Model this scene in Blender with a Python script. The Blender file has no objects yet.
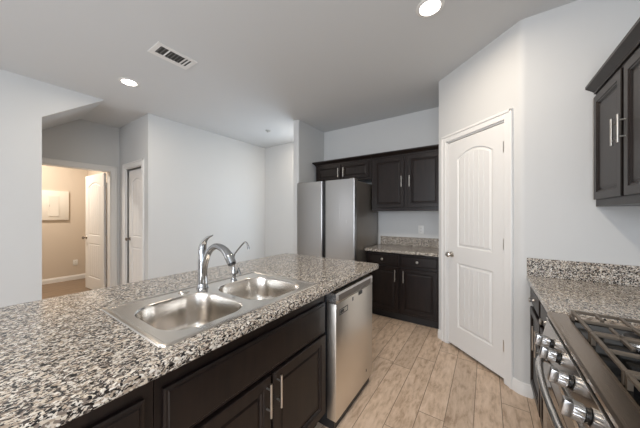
import bpy, bmesh, math, random
from math import sin, cos, pi, radians
from mathutils import Vector, Matrix
random.seed(7)
C = bpy.context.scene.collection
scn = bpy.context.scene

# ------------------------------------------------------------------ camera, world, light, exposure
cam = bpy.data.cameras.new('camera'); camo = bpy.data.objects.new('camera', cam); C.objects.link(camo)
cam.sensor_width = 36; cam.lens = 246.5 / 640 * 36; cam.shift_y = 0.87 / 640; cam.clip_start = 0.02
camo.location = (0, 0, 1.367); camo.rotation_euler = (radians(90), 0, radians(34.06))
scn.camera = camo
scn.view_settings.view_transform = 'Standard'; scn.view_settings.look = 'None'
scn.view_settings.gamma = 1; scn.view_settings.use_curve_mapping = False
scn.view_settings.exposure = 0.0
w = bpy.data.worlds.new('world'); scn.world = w; w.use_nodes = True
w.node_tree.nodes['Background'].inputs[0].default_value = (0.75, 0.87, 1, 1)
w.node_tree.nodes['Background'].inputs[1].default_value = 1.0

def area(name, loc, rot, sx, sy, power, col):
    l = bpy.data.lights.new(name, 'AREA'); l.shape = 'RECTANGLE'; l.size = sx; l.size_y = sy
    l.energy = power; l.color = col
    o = bpy.data.objects.new(name, l); C.objects.link(o); o.location = loc; o.rotation_euler = [radians(a) for a in rot]
    return o
# area lights added in place of unseen windows, to brighten walls and cabinets
area('window_standin', (-0.15, -3.15, 1.5), (90, 0, 0), 1.3, 1.5, 112, (0.87, 0.92, 1))  # stands in for an unseen rear window, kept out of cabinet reflections
area('window_standin', (-4.05, -2.4, 1.5), (0, -90, 0), 1.5, 1.3, 13, (0.97, 0.97, 1))  # added fill; the left wall has no window opening here
area('right_wall_fill', (0.90, -1.9, 1.2), (0, 90, 0), 2.0, 1.8, 31, (0.68, 0.84, 1))  # added to light the left wall; no patio door is built
area('dining_fill', (-2.88, 3.84, 1.35), (-90, 0, 0), 0.6, 2.0, 14, (0.68, 0.84, 1))  # added out of view behind the stub wall to brighten the dining area

CZ = 2.853
# ------------------------------------------------------------------ materials
def mat(name, col, rough=0.5, metal=0.0, spec=0.5, coat=0.0, bump=None, var=None, coat_rough=0.15):
    m = bpy.data.materials.new(name); m.use_nodes = True
    nt = m.node_tree; b = nt.nodes['Principled BSDF']
    b.inputs['Base Color'].default_value = (*col, 1); b.inputs['Roughness'].default_value = rough
    b.inputs['Metallic'].default_value = metal; b.inputs['Specular IOR Level'].default_value = spec
    b.inputs['Coat Weight'].default_value = coat; b.inputs['Coat Roughness'].default_value = coat_rough
    tc = nt.nodes.new('ShaderNodeTexCoord')
    if bump:
        sc, st, dist = bump
        n = nt.nodes.new('ShaderNodeTexNoise'); n.inputs['Scale'].default_value = sc; n.inputs['Detail'].default_value = 4
        nt.links.new(tc.outputs['Object'], n.inputs['Vector'])
        bp = nt.nodes.new('ShaderNodeBump'); bp.inputs['Strength'].default_value = st; bp.inputs['Distance'].default_value = dist
        nt.links.new(n.outputs[0], bp.inputs['Height']); nt.links.new(bp.outputs[0], b.inputs['Normal'])
    if var:
        (sx, sy, sz), c2, = var
        mp = nt.nodes.new('ShaderNodeMapping'); mp.inputs['Scale'].default_value = (sx, sy, sz)
        nt.links.new(tc.outputs['Object'], mp.inputs[0])
        n = nt.nodes.new('ShaderNodeTexNoise'); n.inputs['Scale'].default_value = 1; n.inputs['Detail'].default_value = 5
        nt.links.new(mp.outputs[0], n.inputs['Vector'])
        r = nt.nodes.new('ShaderNodeValToRGB'); r.color_ramp.elements[0].color = (*col, 1); r.color_ramp.elements[1].color = (*c2, 1)
        r.color_ramp.elements[0].position = 0.35; r.color_ramp.elements[1].position = 0.65
        nt.links.new(n.outputs[0], r.inputs[0]); nt.links.new(r.outputs[0], b.inputs['Base Color'])
    return m

def brushed(name, col, rough, axis, amount=0.12, scale=260):
    m = mat(name, col, rough, 1.0); nt = m.node_tree; b = nt.nodes['Principled BSDF']
    tc = nt.nodes.new('ShaderNodeTexCoord'); mp = nt.nodes.new('ShaderNodeMapping')
    s = [scale] * 3; s[axis] = 2.5; mp.inputs['Scale'].default_value = s
    n = nt.nodes.new('ShaderNodeTexNoise'); n.inputs['Scale'].default_value = 1; n.inputs['Detail'].default_value = 3
    nt.links.new(tc.outputs['Object'], mp.inputs[0]); nt.links.new(mp.outputs[0], n.inputs['Vector'])
    mr = nt.nodes.new('ShaderNodeMapRange'); mr.inputs['To Min'].default_value = rough - amount / 2; mr.inputs['To Max'].default_value = rough + amount / 2
    nt.links.new(n.outputs[0], mr.inputs[0]); nt.links.new(mr.outputs[0], b.inputs['Roughness'])
    bp = nt.nodes.new('ShaderNodeBump'); bp.inputs['Strength'].default_value = 0.12; bp.inputs['Distance'].default_value = 0.0006
    nt.links.new(n.outputs[0], bp.inputs['Height']); nt.links.new(bp.outputs[0], b.inputs['Normal'])
    return m

def granite():
    m = bpy.data.materials.new('granite'); m.use_nodes = True; nt = m.node_tree; b = nt.nodes['Principled BSDF']
    b.inputs['Roughness'].default_value = 0.16; b.inputs['Specular IOR Level'].default_value = 0.5
    tc = nt.nodes.new('ShaderNodeTexCoord'); L = nt.links.new
    mp = nt.nodes.new('ShaderNodeMapping'); mp.inputs['Rotation'].default_value = (0.3, 0.2, 0.5); mp.inputs['Scale'].default_value = (1, 0.72, 1)
    L(tc.outputs['Object'], mp.inputs[0])
    w1 = nt.nodes.new('ShaderNodeTexNoise'); w1.inputs['Scale'].default_value = 60; w1.inputs['Detail'].default_value = 2
    L(mp.outputs[0], w1.inputs['Vector'])
    vm = nt.nodes.new('ShaderNodeVectorMath'); vm.operation = 'SCALE'; vm.inputs['Scale'].default_value = 0.014
    L(w1.outputs['Color'], vm.inputs[0])
    va = nt.nodes.new('ShaderNodeVectorMath'); va.operation = 'ADD'; L(mp.outputs[0], va.inputs[0]); L(vm.outputs[0], va.inputs[1])
    def vor(scale):
        v = nt.nodes.new('ShaderNodeTexVoronoi'); v.inputs['Scale'].default_value = scale; L(va.outputs[0], v.inputs['Vector'])
        s = nt.nodes.new('ShaderNodeSeparateColor'); L(v.outputs['Color'], s.inputs[0]); return s
    def ramp(src, els):
        r = nt.nodes.new('ShaderNodeValToRGB'); r.color_ramp.interpolation = 'CONSTANT'
        while len(r.color_ramp.elements) < len(els): r.color_ramp.elements.new(0.5)
        for e, (p, c) in zip(r.color_ramp.elements, els): e.position = p; e.color = (*c, 1)
        L(src, r.inputs[0]); return r
    a = vor(155)
    base = ramp(a.outputs[0], [(0, (0.010, 0.009, 0.009)), (0.22, (0.07, 0.06, 0.055)), (0.34, (0.20, 0.165, 0.14)),
                               (0.50, (0.38, 0.315, 0.25)), (0.66, (0.60, 0.53, 0.44)), (0.86, (0.76, 0.72, 0.66))])
    c = vor(260)
    spk = ramp(c.outputs[1], [(0, (0.02, 0.02, 0.02)), (0.36, (0.32, 0.27, 0.23)), (0.58, (0.62, 0.58, 0.52))])
    n2 = nt.nodes.new('ShaderNodeTexNoise'); n2.inputs['Scale'].default_value = 90; n2.inputs['Detail'].default_value = 3
    L(mp.outputs[0], n2.inputs['Vector'])
    st = nt.nodes.new('ShaderNodeMath'); st.operation = 'GREATER_THAN'; st.inputs[1].default_value = 0.52; L(n2.outputs[0], st.inputs[0])
    mx = nt.nodes.new('ShaderNodeMix'); mx.data_type = 'RGBA'
    L(st.outputs[0], mx.inputs['Factor']); L(base.outputs[0], mx.inputs[6]); L(spk.outputs[0], mx.inputs[7])
    L(mx.outputs[2], b.inputs['Base Color'])
    return m

def plank_floor():
    m = bpy.data.materials.new('wood_look_plank_tile'); m.use_nodes = True; nt = m.node_tree; b = nt.nodes['Principled BSDF']; L = nt.links.new
    tc = nt.nodes.new('ShaderNodeTexCoord'); sp = nt.nodes.new('ShaderNodeSeparateXYZ'); L(tc.outputs['Object'], sp.inputs[0])
    def M(op, a, bb=None, c=None):
        n = nt.nodes.new('ShaderNodeMath'); n.operation = op
        for i, v in enumerate((a, bb, c)):
            if v is None: continue
            if hasattr(v, 'node'): L(v, n.inputs[i])
            else: n.inputs[i].default_value = v
        return n.outputs[0]
    W, LEN = 0.161, 0.92
    u = M('DIVIDE', M('SUBTRACT', sp.outputs[0], 0.089), W)
    col = M('FLOOR', u); fu = M('FRACT', u)
    wn = nt.nodes.new('ShaderNodeTexWhiteNoise'); wn.noise_dimensions = '1D'; L(col, wn.inputs['W'])
    v = M('ADD', M('DIVIDE', sp.outputs[1], LEN), wn.outputs[0])
    row = M('FLOOR', v); fv = M('FRACT', v)
    cb = nt.nodes.new('ShaderNodeCombineXYZ'); L(col, cb.inputs[0]); L(row, cb.inputs[1])
    wn2 = nt.nodes.new('ShaderNodeTexWhiteNoise'); wn2.noise_dimensions = '2D'; L(cb.outputs[0], wn2.inputs['Vector'])
    # grout
    du = M('MULTIPLY', M('MINIMUM', fu, M('SUBTRACT', 1.0, fu)), W)
    dv = M('MULTIPLY', M('MINIMUM', fv, M('SUBTRACT', 1.0, fv)), LEN)
    g = M('LESS_THAN', M('MINIMUM', du, dv), 0.0022)
    # grain
    va = nt.nodes.new('ShaderNodeVectorMath'); va.operation = 'MULTIPLY_ADD'
    L(wn2.outputs['Color'], va.inputs[0]); va.inputs[1].default_value = (9, 9, 9); L(tc.outputs['Object'], va.inputs[2])
    mp = nt.nodes.new('ShaderNodeMapping'); mp.inputs['Scale'].default_value = (30, 8, 1); L(va.outputs[0], mp.inputs[0])
    n = nt.nodes.new('ShaderNodeTexNoise'); n.inputs['Scale'].default_value = 1; n.inputs['Detail'].default_value = 6; n.inputs['Roughness'].default_value = 0.65
    n.inputs['Distortion'].default_value = 0.35; L(mp.outputs[0], n.inputs['Vector'])
    r = nt.nodes.new('ShaderNodeValToRGB'); e = r.color_ramp.elements
    e[0].position = 0.28; e[0].color = (0.36, 0.25, 0.17, 1); e[1].position = 0.72; e[1].color = (0.73, 0.58, 0.46, 1)
    x = e.new(0.5); x.color = (0.61, 0.465, 0.345, 1)
    L(n.outputs[0], r.inputs[0])
    hv = nt.nodes.new('ShaderNodeHueSaturation'); L(r.outputs[0], hv.inputs['Color'])
    L(M('MULTIPLY_ADD', wn2.outputs[0], 0.16, 0.94), hv.inputs['Value'])
    mx = nt.nodes.new('ShaderNodeMix'); mx.data_type = 'RGBA'; L(g, mx.inputs['Factor']); L(hv.outputs[0], mx.inputs[6]); mx.inputs[7].default_value = (0.22, 0.16, 0.115, 1)
    L(mx.outputs[2], b.inputs['Base Color']); b.inputs['Roughness'].default_value = 0.42
    bp = nt.nodes.new('ShaderNodeBump'); bp.inputs['Distance'].default_value = 0.002; bp.inputs['Strength'].default_value = 0.5
    L(M('SUBTRACT', M('MULTIPLY', n.outputs[0], 0.2), g), bp.inputs['Height']); L(bp.outputs[0], b.inputs['Normal'])
    return m

def emit(name, col, s):
    m = bpy.data.materials.new(name); m.use_nodes = True; b = m.node_tree.nodes['Principled BSDF']
    b.inputs['Base Color'].default_value = (1, 1, 1, 1)
    b.inputs['Emission Color'].default_value = (*col, 1); b.inputs['Emission Strength'].default_value = s; return m

M_wall = mat('wall_paint', (0.62, 0.625, 0.62), 0.7, spec=0.25, bump=(160, 0.12, 0.002))
M_ceil = mat('ceiling_paint', (0.64, 0.655, 0.665), 0.85, spec=0.2, bump=(120, 0.15, 0.002))
M_tan = mat('utility_room_paint', (0.62, 0.54, 0.45), 0.7, spec=0.25, bump=(160, 0.12, 0.002))
M_trim = mat('white_trim_paint', (0.78, 0.775, 0.76), 0.38, bump=(40, 0.03, 0.001))
M_door = mat('white_door_paint', (0.77, 0.765, 0.75), 0.4, bump=(60, 0.05, 0.001))
M_dark = mat('espresso_stained_wood', (0.008, 0.0052, 0.0048), 0.34, spec=0.34, var=((40, 40, 5), (0.015, 0.009, 0.0075)))
M_toe = mat('dark_toe_kick', (0.012, 0.009, 0.008), 0.6, bump=(30, 0.1, 0.001))
M_gran = granite(); M_floor = plank_floor()
M_steelv = brushed('stainless_brushed_vertical', (0.44, 0.44, 0.44), 0.30, 2)
M_rtop = brushed('range_top_steel', (0.36, 0.29, 0.23), 0.26, 1, 0.08)
M_rpan = mat('polished_panel_steel', (0.45, 0.43, 0.41), 0.14, 1.0, bump=(3, 0.03, 0.002))
M_steelh = brushed('stainless_brushed_along_counter', (0.62, 0.61, 0.60), 0.28, 1)
M_dw = brushed('dishwasher_steel', (0.78, 0.735, 0.67), 0.34, 2)
M_sink = mat('sink_stainless', (0.70, 0.66, 0.61), 0.22, 1.0, bump=(3, 0.05, 0.003))
M_sinkd = brushed('drain_stainless', (0.45, 0.44, 0.43), 0.3, 0)
M_chrome = mat('polished_chrome', (0.46, 0.47, 0.48), 0.07, 1.0, bump=(20, 0.02, 0.0005))
M_nick = mat('brushed_nickel', (0.62, 0.59, 0.55), 0.28, 1.0, bump=(200, 0.05, 0.0003))
M_dnick = mat('satin_door_hardware', (0.30, 0.27, 0.24), 0.25, 1.0, bump=(200, 0.05, 0.0003))
M_black = mat('black_plastic', (0.012, 0.012, 0.013), 0.35, bump=(80, 0.05, 0.0005))
M_gap = mat('dark_gasket', (0.02, 0.02, 0.022), 0.6, bump=(80, 0.05, 0.0005))
M_iron = mat('cast_iron_grate', (0.17, 0.14, 0.11), 0.36, 0.5, bump=(300, 0.2, 0.0006))
M_enamel = mat('black_enamel', (0.006, 0.006, 0.006), 0.12, spec=0.16, bump=(15, 0.02, 0.0005))
M_side = mat('grey_fridge_side', (0.30, 0.275, 0.25), 0.30, 0.8, bump=(400, 0.08, 0.0004))
M_glass = mat('black_oven_glass', (0.01, 0.01, 0.01), 0.05, bump=(5, 0.01, 0.0005))
M_plate = mat('white_plastic_plate', (0.78, 0.77, 0.74), 0.35, bump=(50, 0.02, 0.0005))
M_boxp = mat('panel_box_enamel', (0.78, 0.74, 0.67), 0.4, bump=(50, 0.03, 0.0005))
M_lamp = emit('lamp_diffuser', (1, 0.95, 0.86), 12)
M_label = mat('black_sticker', (0.03, 0.03, 0.03), 0.4, bump=(50, 0.02, 0.0005))

# ------------------------------------------------------------------ mesh helpers
def box(bm, x0, x1, y0, y1, z0, z1, bev=0.0, seg=1):
    r = bmesh.ops.create_cube(bm, size=1)
    vs = r['verts']
    for v in vs:
        v.co = Vector(((x0 + x1) / 2 + v.co.x * (x1 - x0), (y0 + y1) / 2 + v.co.y * (y1 - y0), (z0 + z1) / 2 + v.co.z * (z1 - z0)))
    if bev > 0:
        es = list({e for v in vs for e in v.link_edges})
        bmesh.ops.bevel(bm, geom=es, offset=bev, segments=seg, affect='EDGES', profile=0.5)
def bx(*a, **k):
    bm = bmesh.new(); box(bm, *a, **k); return bm
def prism(bm, pts, axis, a0, a1):
    """pts: 2D polygon in the two other axes (in order), extruded along axis from a0 to a1"""
    def mk(p, a):
        c = list(p); c.insert(axis, a); return bm.verts.new(c)
    A = [mk(p, a0) for p in pts]; B = [mk(p, a1) for p in pts]; n = len(pts)
    bm.faces.new(A); bm.faces.new(B[::-1])
    for i in range(n): bm.faces.new((A[i], B[i], B[(i + 1) % n], A[(i + 1) % n]))
    bmesh.ops.recalc_face_normals(bm, faces=bm.faces[:])
def lathe(bm, prof, center=(0, 0, 0), axis=(0, 0, 1), seg=24):
    """prof: list of (radius, height) along axis from center"""
    ax = Vector(axis).normalized(); q = Vector((0, 0, 1)).rotation_difference(ax)
    rings = []
    for r, h in prof:
        if r < 1e-6: rings.append([bm.verts.new(Vector(center) + q @ Vector((0, 0, h)))])
        else: rings.append([bm.verts.new(Vector(center) + q @ Vector((r * cos(2 * pi * i / seg), r * sin(2 * pi * i / seg), h))) for i in range(seg)])
    for a, b in zip(rings, rings[1:]):
        for i in range(seg):
            j = (i + 1) % seg
            if len(a) == 1 and len(b) == 1: continue
            if len(a) == 1: bm.faces.new((a[0], b[i], b[j]))
            elif len(b) == 1: bm.faces.new((a[i], a[j], b[0]))
            else: bm.faces.new((a[i], a[j], b[j], b[i]))
    if len(rings[0]) > 1: bm.faces.new(rings[0][::-1])
    if len(rings[-1]) > 1: bm.faces.new(rings[-1])
    bmesh.ops.recalc_face_normals(bm, faces=bm.faces[:])
def catmull(pts, n=6):
    P = [Vector(p) for p in pts]; P = [P[0] * 2 - P[1]] + P + [P[-1] * 2 - P[-2]]; out = []
    for i in range(1, len(P) - 2):
        for k in range(n):
            t = k / n; a, b, c, d = P[i - 1:i + 3]
            out.append(0.5 * ((2 * b) + (c - a) * t + (2 * a - 5 * b + 4 * c - d) * t * t + (-a + 3 * b - 3 * c + d) * t ** 3))
    out.append(P[-2]); return out
def tube(bm, pts, radii, seg=14, flat=1.0, up=(0, 1, 0)):
    pts = [Vector(p) for p in pts]
    if not hasattr(radii, '__len__'): radii = [radii] * len(pts)
    if len(radii) != len(pts):
        n = len(radii) - 1; radii = [radii[min(int(i / (len(pts) - 1) * n), n - 1)] * (1 - ((i / (len(pts) - 1) * n) - min(int(i / (len(pts) - 1) * n), n - 1))) + radii[min(int(i / (len(pts) - 1) * n), n - 1) + 1] * ((i / (len(pts) - 1) * n) - min(int(i / (len(pts) - 1) * n), n - 1)) for i in range(len(pts))]
    rings = []; up = Vector(up)
    for i, p in enumerate(pts):
        t = (pts[min(i + 1, len(pts) - 1)] - pts[max(i - 1, 0)]).normalized()
        u = up
        if abs(t.dot(u)) > 0.95: u = Vector((1, 0, 0)) if abs(t.x) < 0.9 else Vector((0, 0, 1))
        s = t.cross(u).normalized(); v = s.cross(t).normalized()
        rings.append([bm.verts.new(p + radii[i] * (s * cos(2 * pi * k / seg) * flat + v * sin(2 * pi * k / seg))) for k in range(seg)])
    for a, b in zip(rings, rings[1:]):
        for k in range(seg): bm.faces.new((a[k], a[(k + 1) % seg], b[(k + 1) % seg], b[k]))
    bm.faces.new(rings[0][::-1]); bm.faces.new(rings[-1])
    bmesh.ops.recalc_face_normals(bm, faces=bm.faces[:])
def rrect(x0, x1, y0, y1, r, z=0, n=7):
    out = []
    for cx, cy, a0 in ((x1 - r, y1 - r, 0), (x0 + r, y1 - r, 90), (x0 + r, y0 + r, 180), (x1 - r, y0 + r, 270)):
        for i in range(n + 1):
            a = radians(a0 + 90 * i / n); out.append((cx + r * cos(a), cy + r * sin(a), z))
    return out
def loop(bm, pts): return [bm.verts.new(p) for p in pts]
def ring(bm, a, b):
    n = len(a)
    for i in range(n): bm.faces.new((a[i], a[(i + 1) % n], b[(i + 1) % n], b[i]))
def fill(bm, *loops):
    es = []
    for l in loops:
        for i in range(len(l)):
            e = bm.edges.get((l[i], l[(i + 1) % len(l)])) or bm.edges.new((l[i], l[(i + 1) % len(l)])); es.append(e)
    bmesh.ops.triangle_fill(bm, use_beauty=True, use_dissolve=False, edges=es)

def mesh(name, bm, m, parent=None, off=None, smooth=True, recalc=False, ang=35):
    if recalc: bmesh.ops.recalc_face_normals(bm, faces=bm.faces[:])
    if off is not None: bmesh.ops.translate(bm, verts=bm.verts[:], vec=-Vector(off))
    me = bpy.data.meshes.new(name); bm.to_mesh(me); bm.free()
    if smooth:
        me.polygons.foreach_set('use_smooth', [True] * len(me.polygons)); me.set_sharp_from_angle(angle=radians(ang))
    for mm in (m if isinstance(m, (list, tuple)) else [m]): me.materials.append(mm)
    o = bpy.data.objects.new(name, me); C.objects.link(o)
    if parent: o.parent = parent
    return o
def tag(o, label, cat, group=None):
    o['label'] = label; o['category'] = cat
    if group: o['group'] = group
    return o
def thing(name, label, cat, loc=(0, 0, 0), rz=0, group=None):
    o = bpy.data.objects.new(name, None); C.objects.link(o); o.location = loc; o.rotation_euler = (0, 0, rz)
    o.empty_display_size = 0.1
    return tag(o, label, cat, group)
def struct(name, bm, m, smooth=False):
    o = mesh(name, bm, m, smooth=smooth); o['kind'] = 'structure'; return o
def sempty(name, loc, rz=0):
    o = bpy.data.objects.new(name, None); C.objects.link(o); o.location = loc; o.rotation_euler = (0, 0, rz); o['kind'] = 'structure'
    o.empty_display_size = 0.1; return o

# ------------------------------------------------------------------ room shell
T = 0.12
struct('floor', bx(-7.4, 1.20, -3.4, 4.1, -0.06, 0), M_floor)
struct('ceiling', bx(-7.4, 1.20, -3.4, 4.1, CZ, CZ + 0.1), M_ceil)
bm = bmesh.new(); box(bm, -4.22, -4.10, -3.2, 0.539, 0, CZ)
prism(bm, [(0.539, 2.457), (1.082, CZ), (0.539, CZ)], 0, -4.22, -4.10)
struct('wall_left', bm, M_wall)
bm = bmesh.new(); prism(bm, [(-0.6, 1.63 + 0.015), (1.082, CZ), (-0.6, CZ)], 0, -5.237, -4.22); struct('ceiling_soffit', bm, M_ceil)
# hall wall with cased opening
bm = bmesh.new(); box(bm, -5.357, -5.237, -0.6, 0.58, 0, CZ); box(bm, -5.357, -5.237, 0.58, 1.465, 2.105, CZ); box(bm, -5.357, -5.237, 1.465, 1.58, 0, CZ)
struct('wall_hall', bm, M_wall)
bm = bmesh.new(); box(bm, -5.357, -5.02, 1.58, 1.70, 0, CZ); box(bm, -5.02, -4.315, 1.58, 1.70, 2.125, CZ); box(bm, -4.315, -4.10, 1.58, 1.70, 0, CZ)
struct('wall_hall_end', bm, M_wall)
struct('wall_alcove', bx(-5.357, -4.22, -0.72, -0.6, 0, CZ), M_wall)
struct('wall_closet', bx(-5.357, -4.22, 2.3, 2.42, 0, CZ), M_wall)
struct('wall_closet_side', bx(-5.357, -5.237, 1.70, 2.3, 0, CZ), M_wall)
struct('wall_dining', bx(-4.22, -4.10, 1.70, 3.99, 0, CZ), M_wall)
bm = bmesh.new(); box(bm, -4.10, -3.20, 3.87, 3.99, 0, CZ); box(bm, -3.20, -2.56, 3.87, 3.99, 2.38, CZ); box(bm, -2.56, -2.43, 3.87, 3.99, 0, CZ)
struct('wall_far', bm, M_wall)
def bull(x0, x1, y0, y1, corners, r=0.02):
    """vertical wall block with bullnosed corners"""
    pts = []
    for k, (cx, cy, a0) in enumerate(((x1, y1, 0), (x0, y1, 90), (x0, y0, 180), (x1, y0, 270))):
        if k in corners:
            sx = -1 if k in (0, 3) else 1; sy = -1 if k in (0, 1) else 1
            for i in range(7):
                a = radians(a0 + 90 * i / 6); pts.append((cx + sx * r + r * cos(a), cy + sy * r + r * sin(a)))
        else: pts.append((cx, cy))
    bm = bmesh.new(); prism(bm, pts, 2, 0, CZ); return bm
struct('wall_stub', bull(-2.544, -2.43, 2.998, 3.87, (2, 3)), M_wall)
struct('wall_back', bx(-2.43, 1.05, 3.731, 3.851, 0, CZ), M_wall)
# pantry: return, diagonal (rounded outer corner), side
P0 = Vector((-0.442, 3.019)); P1 = Vector((0.216, 2.413)); pd = (P1 - P0); plen = pd.length; pa = math.atan2(pd.y, pd.x)
def pw(s, t): return (P0.x + cos(pa) * s - sin(pa) * t, P0.y + sin(pa) * s + cos(pa) * t)   # s along, t into the pantry
bm = bmesh.new()
prism(bm, [(-0.442, 3.731), (-0.442, 3.019), pw(0.122, 0), pw(0.122, T), (-0.322, 3.07), (-0.322, 3.731)], 2, 0, CZ)
struct('wall_pantry_left', bm, M_wall)
bm = bmesh.new(); prism(bm, [pw(0.122, 0), pw(0.770, 0), pw(0.770, T), pw(0.122, T)], 2, 2.138, CZ)
struct('wall_pantry_over_door', bm, M_wall)
bm = bmesh.new()
r = 0.03; arc = []
ta = pw(plen - r, 0); tb = (P1.x + r, P1.y)
for i in range(9):
    t = i / 8; arc.append(((1 - t) ** 2 * ta[0] + 2 * t * (1 - t) * P1.x + t * t * tb[0], (1 - t) ** 2 * ta[1] + 2 * t * (1 - t) * P1.y + t * t * tb[1]))
prism(bm, [pw(0.770, 0)] + arc + [(1.05, 2.413), (1.05, 2.533), (0.26, 2.533), pw(0.770, T)], 2, 0, CZ)
struct('wall_pantry_right', bm, M_wall)
struct('wall_pantry_end', bx(1.05, 1.17, 2.413, 3.851, 0, CZ), M_wall)
struct('wall_right', bx(0.93, 1.05, -3.2, 2.413, 0, CZ), M_wall)
bm = bmesh.new()
for a in ((-4.22, -0.85, 0, CZ), (0.55, 1.05, 0, CZ)): box(bm, a[0], a[1], -3.32, -3.2, a[2], a[3])
for a in ((-0.85, 0.55),): box(bm, a[0], a[1], -3.32, -3.2, 0, 0.7); box(bm, a[0], a[1], -3.32, -3.2, 2.3, CZ)
struct('wall_rear', bm, M_wall)
# utility room
struct('floor_utility', bx(-7.20, -5.375, -0.78, 1.62, 0, 0.003), mat('brown_wood_floor', (0.27, 0.19, 0.13), 0.45, var=((30, 3, 1), (0.17, 0.12, 0.08)), bump=(20, 0.1, 0.001)))
struct('wall_utility_far', bx(-7.32, -7.20, -0.9, 2.1, 0, CZ), M_tan)
struct('wall_utility_right', bx(-7.20, -5.375, 1.62, 1.74, 0, CZ), M_tan)
struct('wall_utility_left', bx(-7.20, -5.357, -0.9, -0.78, 0, CZ), M_tan)
bm = bmesh.new(); box(bm, -5.375, -5.357, -0.78, 0.58, 0, CZ); box(bm, -5.375, -5.357, 0.58, 1.465, 2.105, CZ); box(bm, -5.375, -5.357, 1.465, 1.62, 0, CZ)
struct('wall_utility_near', bm, M_tan)

def baseb(name, p, q, side, h=0.095, th=0.014):
    """baseboard from p to q, body on the left(+1)/right(-1) of the direction"""
    p = Vector(p); q = Vector(q); d = (q - p).normalized(); n = Vector((-d.y, d.x)) * side
    bm = bmesh.new(); prof = [(0, 0), (th, 0), (th, h * 0.72), (th * 0.6, h * 0.82), (th * 0.6, h * 0.93), (th * 0.2, h), (0, h)]
    A = [bm.verts.new((*(p + n * a), b)) for a, b in prof]; B = [bm.verts.new((*(q + n * a), b)) for a, b in prof]
    bm.faces.new(A); bm.faces.new(B[::-1])
    for i in range(len(prof)): j = (i + 1) % len(prof); bm.faces.new((A[i], B[i], B[j], A[j]))
    return struct(name, bm, M_trim) if not bmesh.ops.recalc_face_normals(bm, faces=bm.faces[:]) else None
baseb('baseboard_left', (-4.10, -3.2), (-4.10, 0.539), -1)
baseb('baseboard_dining', (-4.10, 1.58), (-4.10, 3.87), -1)
baseb('baseboard_far', (-4.10, 3.87), (-2.544, 3.87), -1)
baseb('baseboard_utility', (-7.20, -0.78), (-7.20, 1.62), -1, 0.10)
baseb('baseboard_pantry_left', (P0.x, P0.y), pw(0.05, 0), -1)
# curved baseboard round the pantry corner
bm = bmesh.new()
path = [Vector(pw(0.838, 0))] + [Vector(a) for a in arc] + [Vector((0.285, 2.413))]
prof = [(0, 0), (0.014, 0), (0.014, 0.068), (0.009, 0.078), (0.009, 0.088), (0.003, 0.095), (0, 0.095)]
rs = []
for i, p in enumerate(path):
    t = (path[min(i + 1, len(path) - 1)] - path[max(i - 1, 0)]).normalized(); n = Vector((t.y, -t.x))
    rs.append([bm.verts.new((*(p + n * a), b)) for a, b in prof])
for a, b in zip(rs, rs[1:]):
    for i in range(len(prof)): j = (i + 1) % len(prof); bm.faces.new((a[i], b[i], b[j], a[j]))
bm.faces.new(rs[0]); bm.faces.new(rs[-1][::-1]); bmesh.ops.recalc_face_normals(bm, faces=bm.faces[:])
struct('baseboard_pantry_right', bm, M_trim, True)

# casing in a local frame: opening x0..x1, top z1, front y=0 facing -y
def casing(name, root_m, x0, x1, z1, cw=0.068, jamb=T):
    bm = bmesh.new()
    def strip(ax0, ax1, az0, az1):
        box(bm, ax0, ax1, -0.014, 0, az0, az1, 0.003)
    strip(x0 - cw, x0, 0, z1 + cw); strip(x1, x1 + cw, 0, z1 + cw); strip(x0, x1, z1, z1 + cw)
    for a, b in ((x0 - cw, x0 - cw + 0.022), (x1 + cw - 0.022, x1 + cw)): box(bm, a, b, -0.021, -0.012, 0, z1 + cw, 0.003)
    box(bm, x0 - cw, x1 + cw, -0.021, -0.012, z1 + cw - 0.022, z1 + cw, 0.003)
    # jamb lining
    box(bm, x0 - 0.001, x0 + 0.012, 0, jamb, 0, z1); box(bm, x1 - 0.012, x1 + 0.001, 0, jamb, 0, z1); box(bm, x0 + 0.012, x1 - 0.012, 0, jamb, z1 - 0.012, z1 + 0.001)
    bm.transform(root_m)
    return struct(name, bm, M_trim)
mp_ = Matrix.Translation((P0.x, P0.y, 0)) @ Matrix.Rotation(pa, 4, 'Z')
casing('trim_1', mp_, 0.122, 0.770, 2.138)
mh = Matrix.Translation((-5.237, 0, 0)) @ Matrix.Rotation(pi / 2, 4, 'Z')      # local x = Y, facing +X
casing('trim_2', mh, 0.58, 1.465, 2.105, 0.078, 0.14)
casing('trim_3', Matrix.Translation((0, 1.58, 0)), -4.955, -4.315, 2.125, 0.08, 0.018)

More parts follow.
